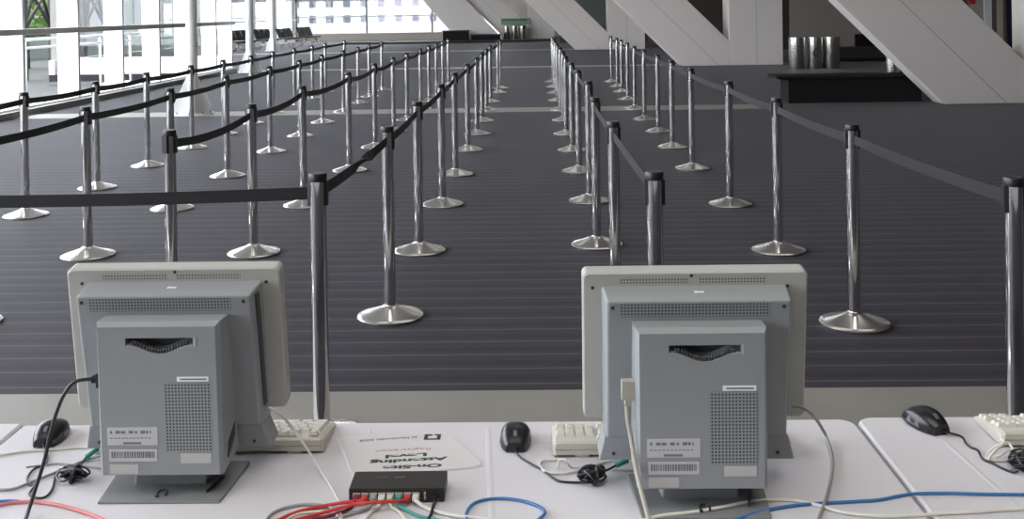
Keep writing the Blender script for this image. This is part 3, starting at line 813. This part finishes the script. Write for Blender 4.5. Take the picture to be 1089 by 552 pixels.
# =============================================================== PAPER SIGN
q = [Vector((-0.410, 2.046)), Vector((-0.213, 2.074)), Vector((-0.196, 2.070)), Vector((-0.184, 2.055)), Vector((-0.113, 1.925)), Vector((-0.112, 1.915)), Vector((-0.130, 1.905)), Vector((-0.345, 1.862))]
cen = sum(q, Vector((0, 0)))/len(q)
sh = empty('paper_sign', (cen.x, cen.y, TZ)); tag(sh, 'white printed paper sign in a clear sleeve, lying upside down behind the black switch', 'sign')
slv = MB().prism_z([((p_-cen)*1.012).to_tuple() for p_ in q], 0.0006, 0.0014).build('clear_sleeve', 'sleeve', sh)
pap = MB().prism_z([((p_-cen)*0.985).to_tuple() for p_ in q], 0.0014, 0.0022).build('paper', 'paper', sh)
def sign_text(body, pxa, pya, pxb, pyb, size, m, bold=0.0):
    a_ = onz(pxa, pya, TZ); b_ = onz(pxb, pyb, TZ); mid = (a_+b_)/2; d = b_-a_
    o = text('printed_line', body, size, m, pap, (mid.x-cen.x, mid.y-cen.y, 0.0023), (0, 0, math.atan2(d.y, d.x)+PI), bold)
    w = max(o.dimensions.x, 1e-4)
    bpy.context.view_layer.update()
    w = max(v.co.x for v in o.data.vertices)-min(v.co.x for v in o.data.vertices)
    o.scale = (d.length/w, 1, 1)
sign_text('On-Site', 407, 498.8, 470, 495.8, 0.019, 'blackink', 0.0008)
sign_text('Attending', 393, 493.0, 476, 488.4, 0.019, 'blackink', 0.0008)
sign_text('Level', 410, 486.9, 454, 484.3, 0.019, 'blackink', 0.0008)
sign_text('Registration', 399.5, 481.0, 458, 478.3, 0.013, 'redink', 0.0)
sign_text('at Northwest 2008', 382.5, 470, 443.6, 466, 0.013, 'greyink', 0.0001)
e0 = onz(460, 466, TZ)
em = MB()
for bx in ((-0.0165, -0.009, -0.013, 0.013), (0.009, 0.0165, -0.013, 0.013), (-0.009, 0.009, -0.013, -0.007), (-0.009, -0.001, 0.006, 0.013), (0.003, 0.009, 0.008, 0.013)):
    em.box(bx[0]+e0.x-cen.x, bx[1]+e0.x-cen.x, bx[2]+e0.y-cen.y, bx[3]+e0.y-cen.y, 0.0021, 0.0025)
em.build('printed_emblem', 'blackink', pap)

# =================================================================== CABLES
def cable(name, label, pts, r, m, cat='cable', plugs=()):
    """pts: (px,py,height above table) or Vectors"""
    P = [p_ if isinstance(p_, Vector) else onz(p_[0], p_[1], TZ+(p_[2] if len(p_) > 2 else r+0.0006)) for p_ in pts]
    base = P[0].copy(); base.z = TZ
    t = empty(name, base); tag(t, label, cat, 'cables lying on the tables' if cat == 'cable' else None)
    MB().tube([p_-base for p_ in P], r, 8, 8).build('wire', m, t)
    for a_, b_, w_, h_, pm in plugs:
        a_ = Vector(a_)-base; b_ = Vector(b_)-base
        d = (b_-a_).normalized(); u = d.cross(Vector((0, 0, 1))).normalized() if abs(d.z) < 0.9 else Vector((1, 0, 0)); v = u.cross(d)
        MB().loft([[p_+u*w_*e+v*h_*f for e, f in ((-1, -1), (1, -1), (1, 1), (-1, 1))] for p_ in (a_, b_)]).build('plug', pm, t, 0.001)
    return t
# black power cord of the left computer
bxl = LX-0.0005-0.104-0.0075
pw = Vector((bxl, LY+0.040, ony(98, 403, LY+0.040).z))
pc = [pw+Vector((-0.016, 0, 0)), ony(80, 406, LY+0.035), ony(69, 418, LY+0.028), ony(61, 436, LY+0.022), ony(54, 460, LY+0.013), ony(47, 490, LY+0.000), ony(39, 516, LY-0.015), ony(32, 538, LY-0.03), onz(26, 556, TZ+0.008), onz(18, 580, TZ+0.006)]
cable('black_cable', 'black power cord curving down from the side of the left computer', pc, 0.0033, 'blackcable', 'cable',
      plugs=[(pw+Vector((-0.018, 0, 0)), pw+Vector((-0.006, 0, 0)), 0.006, 0.006, 'blackcable'), (pw+Vector((-0.007, 0, 0)), pw, 0.012, 0.0125, 'blackcable')])
# beige cable of the right computer
bxr = RX-0.003-0.104-0.0075
yv = RY+0.038
pv = ony(668.5, 404, yv); pv2 = ony(668.5, 424, yv)
cable('beige_cable', 'beige grey cable hanging from the plug at the left side of the right computer', [ony(667, 428, yv), ony(667.5, 445, yv-0.004), ony(671, 465, yv-0.010), ony(675, 490, yv-0.022), ony(681, 518, yv-0.04), ony(687, 541, yv-0.06), onz(692, 560, TZ+0.008)], 0.0040, 'vga', 'cable',
      plugs=[(pv, pv2, 0.0125, 0.008, 'vga'), (pv2, ony(667.5, 431, yv), 0.006, 0.006, 'vga')])
# grey cable dropping behind the right computer's right edge
cable('grey_cable', 'grey cable bowing out from under the right side of the right computer', [ony(843, 432, RY+0.14), ony(852, 433, RY+0.13), ony(864, 441, RY+0.12), (876, 459, 0.02), (884, 480, 0.006), (885, 500), (880, 525), (872, 548), (866, 565)], 0.0031, 'greycable')
# white cord from the left computer's right edge
cable('white_cable', 'thin white cord slanting from the left computer down towards the switch', [ony(280, 431, LY+0.15), ony(297, 440, LY+0.14), (311, 455, 0.062), (325, 475, 0.040), (341, 500, 0.012), (354, 521), (361, 535)], 0.0024, 'whitecable')
# left group
cable('cream_cable', 'pale cord running from the left edge to the left computer, in front of the mouse', [(-20, 486), (0, 484), (28, 480), (60, 478), (90, 476), (104, 475.5, 0.012)], 0.0022, 'creamcable')
cable('grey_cable', 'grey green cord sloping up from the left edge to the left computer', [(-20, 521), (0, 521), (14, 520), (30, 514), (50, 506), (75, 496), (95, 488), (110, 484, 0.01)], 0.0026, 'greycable')
cable('white_cable', 'pale looped cord behind the black cord bundle at the left', [(28, 497, 0.008), (45, 495), (62, 493), (80, 495), (108, 498)], 0.0018, 'greycable')
cable('red_cable', 'faded red cable arching along the front of the table at the left', [(-20, 541), (0, 537), (18, 534), (42, 534), (66, 538), (90, 545), (112, 554), (125, 562)], 0.0030, 'pinkcable')
cable('blue_cable', 'short blue cable end behind the faded red cable at the left edge', [(-20, 534), (0, 533), (10, 532.5), (20, 533)], 0.0026, 'bluecable')
# switch cables
def port(k, out=0.0): 
    return sw_local(0.0135+k*0.0148, -out, 0.0115)
def sw_local(x_, y_, z_):
    return Vector((sA.x, sA.y, TZ)) + Matrix.Rotation(ang, 3, 'Z') @ Vector((x_, y_, z_))
def lead(k, pts, r, m, label, name='network_cable', pm=None):
    a_ = port(k, 0.0); b_ = port(k, 0.013)
    return cable(name, label, [b_]+[p_ for p_ in pts], r, m, 'cable', plugs=[(a_, b_, 0.0052, 0.0042, pm or m)])
lead(1, [(370, 534, 0.010), (345, 538, 0.005), (318, 544), (296, 553), (280, 562)], 0.0031, 'redcable', 'bright red cable from the left end of the switch sweeping left')
lead(6, [(420, 533, 0.016), (395, 534.5, 0.019), (378, 536, 0.016), (352, 543, 0.010), (325, 550, 0.006), (300, 558)], 0.0030, 'redcable', 'red cable crossing the front of the switch ports from the right')
lead(0, [(372, 541, 0.006), (352, 548), (330, 552), (310, 556), (290, 562)], 0.0031, 'purple', 'dark red cable from the leftmost port of the switch')
lead(2, [(392, 540, 0.005), (375, 546), (352, 553), (335, 562)], 0.0028, 'greycable', 'grey cable from the third port of the switch')
lead(3, [(402, 539, 0.005), (394, 545), (388, 554), (384, 564)], 0.0028, 'whitecable', 'white cable from the fourth port, dropping straight to the front')
lead(4, [(416, 538, 0.006), (424, 544), (432, 553), (436, 563)], 0.0026, 'creamcable', 'cream cable from the fifth port of the switch')
lead(5, [(424, 538, 0.006), (433, 543), (446, 549), (466, 553), (490, 560)], 0.0026, 'teal', 'blue green cable from the sixth port of the switch')
lead(7, [(444, 534, 0.010), (453, 540, 0.004), (468, 545), (488, 549), (515, 552), (545, 560)], 0.0031, 'whitecable', 'thick white cable from the rightmost port curving right along the table')
cable('grey_cable', 'grey cable looping in an arc left of the switch', [(281, 562), (284, 552), (293, 544), (310, 538.5), (330, 536.5), (350, 539), (362, 547), (366, 560)], 0.0026, 'greycable')
cable('white_cable', 'white cord loop lying inside the grey arc left of the switch', [(300, 562), (306, 552), (320, 546), (340, 544), (356, 546), (364, 556)], 0.0022, 'whitecable')
cable('black_cable', 'short black power lead at the right end of the switch', [sw_local(0.151, 0.0, 0.011), sw_local(0.151, -0.014, 0.010), (459, 545, 0.004), (456, 552, 0.004)], 0.0030, 'blackcable', 'cable',
      plugs=[(sw_local(0.151, 0.0, 0.011), sw_local(0.151, -0.010, 0.0105), 0.0045, 0.0045, 'black')])
# blue loop
cable('blue_cable', 'blue cable loop lying right of the switch', [(500, 564), (496, 552), (496.5, 544), (503, 536), (515, 531.5), (532, 530), (550, 531.5), (566, 535.5), (577, 541), (579, 546), (572, 553), (560, 562)], 0.0026, 'bluecable')
# right group
cable('blue_cable', 'long blue cable running along the table to the right edge', [(770, 560), (790, 550), (815, 542.5), (845, 537.5), (875, 535), (905, 533.5), (935, 531.5), (955, 527.5), (975, 525), (1010, 524.5), (1050, 525.5), (1100, 526)], 0.0027, 'bluecable')
cable('white_cable', "white cable running along the table front from the right computer's stand", [(676, 556), (700, 549, 0.004), (735, 545, 0.006), (768, 539.5, 0.008), (795, 534, 0.007), (825, 531.5), (850, 533), (872, 538), (892, 544), (915, 547.5), (945, 549), (975, 548), (1005, 546), (1035, 544.5), (1070, 542), (1105, 541)], 0.0029, 'whitecable')
cable('cream_cable', 'cream keyboard cord looping left of the right computer to its violet plug', [(602, 488.5, 0.006), (590, 489, 0.004), (576, 490.5), (574.5, 496), (581, 502), (598, 503.5), (615, 500.5), (630, 495.5), (645, 491), (656, 487.5, 0.008), (664, 485.5, 0.014)], 0.0024, 'whitecable', 'cable',
      plugs=[(onz(662, 487, TZ+0.014), onz(670, 484, TZ+0.018), 0.005, 0.005, 'violet')])
cable('cream_cable', 'small cream cord coil before the right computer keyboard', [(593, 498), (594, 491, 0.012), (600, 488.5, 0.02), (604, 493, 0.014), (608, 497), (625, 497), (650, 499), (684, 501)], 0.0020, 'creamcable')
cable('cream_cable', 'white coiled keyboard cord at the right edge', [(1062, 466, 0.008), (1068, 470, 0.02), (1056, 477, 0.012), (1049, 486), (1053, 489), (1064, 484, 0.012), (1074, 478, 0.018), (1086, 482, 0.01), (1080, 488, 0.004), (1060, 490), (1052, 487, 0.008), (1060, 478, 0.022), (1072, 471, 0.02), (1079, 481, 0.02), (1084, 487, 0.008), (1098, 489)], 0.0026, 'whitecable')

# ===================================================== FAR FURNITURE, BINS
def steel_bin(p, r, h, label, mark=False, group='steel bins by the V support'):
    t = empty('steel_bin', p); tag(t, label, 'bin', group)
    MB().lathe([(r*0.97, 0.0), (r, 0.02), (r, h-0.03)], 28).build('body', 'basech', t)
    MB().lathe([(r*1.02, h-0.03), (r*1.02, h-0.008), (r*0.93, h)], 28).build('rim', 'basech', t)
    MB().lathe([(r*0.78, h-0.004), (r*0.78, h+0.001)], 24).build('opening', 'black', t)
    if mark:
        MB().tube([(0.0 + 0.085*math.cos(k*PI/10), -r-0.004+0.012*abs(math.cos(k*PI/10)), h*0.50+0.085*math.sin(k*PI/10)) for k in range(21)], 0.018, 6, 2).build('ring_mark', 'blackink', t)
    return t
for i, (px, lab, mk) in enumerate(((846, 'leftmost of the three large steel bins right of the V support', False), (866, 'middle of the three large steel bins, with a dark ring mark', True), (885, 'rightmost of the three large steel bins right of the V support', False))):
    p = onz(px, 72.5, 0); steel_bin((p.x, 26.2, 0), 0.205, 0.80, lab, mk)
p = ony(950, 83, 16.0)
p = ony(951, 83, 18.3); steel_bin((p.x, 18.3, 0), 0.135, 0.80, 'shiny steel bin behind the black bench, partly hidden by the slanted support', group=None)
for i, (px, w) in enumerate(((539, 'leftmost'), (547.5, 'middle'), (556, 'rightmost'))):
    p = ony(px, 40, 56.3); steel_bin((p.x, 56.3, 0), 0.20, 0.74, '%s of the three small distant steel bins at the end of the hall' % w, group='distant steel bins')
# green notice above the distant bins
p0 = ony(533, 24, 56.8); p1 = ony(563, 24, 56.8); pz0 = ony(548, 26, 56.8).z; pz1 = ony(548, 19.5, 56.8).z
gs = empty('green_sign', (p0.x, 56.80, pz0)); tag(gs, 'green sign board fixed above the distant bins', 'sign')
MB().box(0, p1.x-p0.x, -0.03, 0.19, 0, pz1-pz0).build('board', 'green', gs)
gm = MB(); rnd = random.Random(5); q = 0.04
while q < (p1.x-p0.x)-0.12:
    w_ = rnd.uniform(0.03, 0.11); gm.box(q, q+w_, -0.035, -0.03, 0.20+rnd.uniform(-0.02, 0.02), 0.30); q += w_+0.03
gm.build('dark_lettering', 'darkgreen', gs)
# black bench in front of the slanted support at the right
bl = onz(842, 111, 0); br = onz(985, 111, 0)
tb = empty('black_bench', (bl.x, 16.9, 0)); tag(tb, 'long low black bench with an overhanging top, left of the nearest slanted support', 'bench')
LW = br.x-bl.x+0.12
MB().box(0, LW, 0, 0.55, 0.0, 0.40).build('plinth', 'blackmat', tb)
tt = MB().box(-0.20, LW, -0.05, 0.62, 0.40, 0.445).build('bench_top', 'blackmat', tb, 0.008)
# dark counter behind the bins
c0 = ony(892, 60, 29.0); c1 = ony(950, 60, 29.0)
tc_ = empty('dark_counter', (c0.x, 29.0, 0)); tag(tc_, 'dark brown low counter behind the large steel bins', 'counter')
MB().box(0, c1.x-c0.x+1.5, 0, 0.6, 0, 0.10).build('plinth', 'blackmat', tc_)
MB().box(0, c1.x-c0.x+1.5, -0.03, 0.6, 0.10, 0.36).build('drawer_front', 'brownlam', tc_)
MB().box(-0.05, c1.x-c0.x+1.5, -0.06, 0.65, 0.36, 0.40).build('counter_top', 'brownlam', tc_, 0.008)
c0 = ony(913, 44, 37.5); c1 = ony(938, 44, 37.5)
tn = empty('dark_void_patch', (c0.x, 37.85, 0)); tag(tn, 'black square panel imitating a void in the grey wall, left of the nearest slanted support', 'patch')
MB().box(0, c1.x-c0.x+0.6, 0, 0.1, 0.0, 0.52).build('patch', 'blackmat', tn)  # black box put in to stand for a dark void
tag(MB().box(ony(1031, 2, 29.0).x, ony(1037.5, 2, 29.0).x, 29.0, 29.12, ony(1034, 4.5, 29.0).z, ony(1034, -3, 29.0).z+0.05).build('wall_box', 'redbox'), 'small red box at the top edge above the nearest slanted support', 'box')
# dark low counters at the far end
def far_block(pxa, pxb, ytop, Y, label):
    A = ony(pxa, 40, Y); B = ony(pxb, 40, Y); zt = ony((pxa+pxb)/2, ytop, Y).z
    t = empty('low_counter', (A.x, Y, 0)); tag(t, label, 'counter', 'dark low counters at the far end')
    W_ = B.x-A.x
    MB().box(0.05, W_-0.05, 0, 0.55, 0, zt-0.06).build('body', 'blackmat', t)
    MB().box(0, W_, -0.04, 0.6, zt-0.06, zt).build('counter_top', 'brownlam', t)
far_block(470, 499, 32.3, 55.6, 'taller dark counter at the far end, beside the bright window')
far_block(500, 533, 36.3, 55.4, 'lower dark counter at the far end, left of the distant bins')

# -------------------------------------------------- waiting seats, far left
def seat_bench(x, y, n, label, rz=0.0):
    t = empty('waiting_bench', (x, y, 0), rz); tag(t, label, 'bench', 'black waiting seats by the far window')
    W_ = n*0.60
    MB().box(0, W_, 0.18, 0.24, 0.34, 0.39).build('beam', 'chrome', t)
    for k in range(n):
        x0 = k*0.60+0.04
        MB().box(x0, x0+0.52, 0.0, 0.46, 0.40, 0.45).build('seat', 'blackmat', t, 0.012)
        MB().loft([[(x0, 0.44, 0.46), (x0+0.52, 0.44, 0.46), (x0+0.52, 0.49, 0.46), (x0, 0.49, 0.46)],
                   [(x0, 0.62, 0.92), (x0+0.52, 0.62, 0.92), (x0+0.52, 0.66, 0.92), (x0, 0.66, 0.92)]]).build('backrest', 'blackmat', t, 0.01)
    for xx in (0.25, W_-0.25):
        lg = MB().cyl((xx, 0.0, 0.02), (xx, 0.21, 0.35), 0.025, 8)
        lg.cyl((xx, 0.45, 0.02), (xx, 0.21, 0.35), 0.025, 8); lg.build('leg', 'chrome', t)
for k, lab in enumerate(('leftmost black waiting bench, just past the end of the near windows', 'second black waiting bench from the left, between the two farther steel columns', 'third black waiting bench from the left, behind the farthest steel column', 'black waiting bench farthest right, before the far window')):
    seat_bench(-12.55+0.45*k, 43.6+2.3*k, 3, lab, 1.40)

# ================================================================== OUTSIDE
struct('ground_outside', MB().prism_z([(-60, -10), (-10.3, -10), (-10.3, 28.3), (-13.65, 28.3), (-13.65, 40), (-17, 46), (-19, 75), (-60, 75)], -0.5, -0.3), 'pave')
struct('ground_beside', MB().box(-10.3, XW-0.2, -10, YE-0.1, -0.5, -0.12), 'paleground')
struct('ground_beyond', MB().prism_z([(-13.65, 40), (-13.65, 62.2), (30, 62.2), (30, 110), (-60, 110), (-60, 75), (-19, 75), (-17, 46)], -0.5, -0.3), 'paleground')
# white railing outside
rl = empty('outdoor_railing', (-10.9, 8, -0.25)); tag(rl, 'white outdoor handrail with posts, seen through the left windows', 'railing')
MB().cyl((0, -2, 1.38), (0, 20, 1.38), 0.035, 8).build('top_rail', 'frame', rl)
MB().cyl((0, -2, 1.20), (0, 20, 1.20), 0.03, 8).build('middle_rail', 'frame', rl)
for k in range(12): MB().cyl((0, -1.5+k*1.9, 0), (0, -1.5+k*1.9, 1.38), 0.035, 8).build('post', 'frame', rl)
# truss
tr = empty('steel_truss', (-15.5, 28.5, -0.3)); tag(tr, 'dark brown lattice truss with foliage behind, at the upper left window', 'truss')
MB().box(-0.1, 0.1, 0, 8.5, 1.35, 1.55).build('bottom_chord', 'truss', tr)
MB().box(-0.1, 0.1, 0, 8.5, 4.6, 4.9).build('top_chord', 'truss', tr)
for k in range(5): MB().box(-0.12, 0.12, k*2.05, k*2.05+0.28, 0.0, 4.8).build('upright', 'truss', tr)
for k in range(4):
    for a_, b_ in ((1.5, 4.7), (4.7, 1.5)):
        MB().cyl((0, k*2.05+0.2, a_), (0, k*2.05+2.1, b_), 0.055, 8).build('diagonal', 'truss', tr)
    for a_, b_ in ((1.5, 3.1), (3.1, 1.5)):
        MB().cyl((0.02, k*2.05+0.2, a_), (0.02, k*2.05+2.1, b_), 0.055, 8).build('diagonal', 'truss', tr)
def tree(x, y, r, h, label, seed):
    t = empty('tree', (x, y, -0.3)); tag(t, label, 'tree', 'trees outside the left windows')
    rnd = random.Random(seed)
    MB().cyl((0, 0, 0), (0, 0, h*0.55), 0.10, 8, 0.06).build('trunk', 'bark', t)
    lf = MB()
    for k in range(900):
        d = Vector((rnd.gauss(0, 1), rnd.gauss(0, 1), rnd.gauss(0, 1))).normalized()*r*(0.55+0.45*rnd.random())
        c = Vector((0, 0, h*0.62))+Vector((d.x, d.y, d.z*h*0.42/r))
        u = Vector((rnd.gauss(0, 1), rnd.gauss(0, 1), rnd.gauss(0, 1))).normalized(); v = u.orthogonal().normalized(); s_ = 0.10+0.12*rnd.random()
        lf.add([c-u*s_, c+v*s_*0.6, c+u*s_, c-v*s_*0.6], [(0, 1, 2, 3)])
    lf.build('foliage', 'leaf', t)
tree(-19.5, 34.5, 1.6, 4.2, 'bright green tree behind the left part of the truss', 1)
tree(-19.0, 38.0, 1.7, 4.6, 'bright green tree behind the right part of the truss', 2)
# grey green building seen through the panes
bd = empty('office_building', (-34, 44, -0.3)); tag(bd, 'grey green office building seen through the left window panes', 'building')
MB().box(0, 12, 0, 40, 0, 9).build('facade', 'bldg', bd)
for k in range(14):
    MB().box(12.0, 12.06, 0.6+k*2.8, 2.4+k*2.8, 1.2, 3.2).build('window', 'bldgwin', bd)
    MB().box(12.0, 12.06, 0.6+k*2.8, 2.4+k*2.8, 4.4, 6.4).build('window', 'bldgwin', bd)
b2 = empty('pale_building', (-21, 86, -0.3)); tag(b2, 'pale building with small dark windows beyond the far glass wall', 'building')
MB().box(0, 14, 0, 6, 0, 12).build('facade', 'palebldg', b2)
for r_ in range(4):
    for k in range(9): MB().box(0.6+k*1.45, 1.2+k*1.45, -0.05, 0.0, 1.1+r_*1.3, 1.7+r_*1.3).build('window', 'bldgwin', b2)

# =================================================================== LIGHT
w = bpy.data.worlds.new('overcast_sky'); sc.world = w; w.use_nodes = True
nt = w.node_tree; bg = nt.nodes['Background']
tcw = nt.nodes.new('ShaderNodeTexCoord'); sxy = nt.nodes.new('ShaderNodeSeparateXYZ'); rmp = nt.nodes.new('ShaderNodeValToRGB')
nt.links.new(tcw.outputs['Generated'], sxy.inputs[0]); nt.links.new(sxy.outputs['Z'], rmp.inputs['Fac'])
rmp.color_ramp.elements[0].color = (0.87, 0.885, 0.98, 1); rmp.color_ramp.elements[1].color = (0.90, 0.92, 1.02, 1)
nt.links.new(rmp.outputs['Color'], bg.inputs['Color']); bg.inputs['Strength'].default_value = 10.0
def area(name, loc, sx, sy, power, color=(1, 0.94, 0.885), rot=(0, 0, 0)):
    L = bpy.data.lights.new(name, 'AREA'); L.shape = 'RECTANGLE'; L.size = sx; L.size_y = sy; L.energy = power; L.color = color
    o = bpy.data.objects.new(name, L); col.objects.link(o); o.location = loc; o.rotation_euler = rot; return o
for k, yy in enumerate((8, 18, 28, 38, 48)):
    area('ceiling_fill', (1.0, yy, CEIL-0.15), 8, 3, 50)  # overhead fill lights added to brighten the hall, no fixtures seen
area('ceiling_fill', (0.0, -0.5, CEIL-0.15), 7, 4, 270)  # stronger unseen fill, added to brighten the tables
# --------------------------------------------------------------- colour
sc.view_settings.view_transform = 'Standard'
sc.view_settings.look = 'None'
sc.view_settings.exposure = 0.0
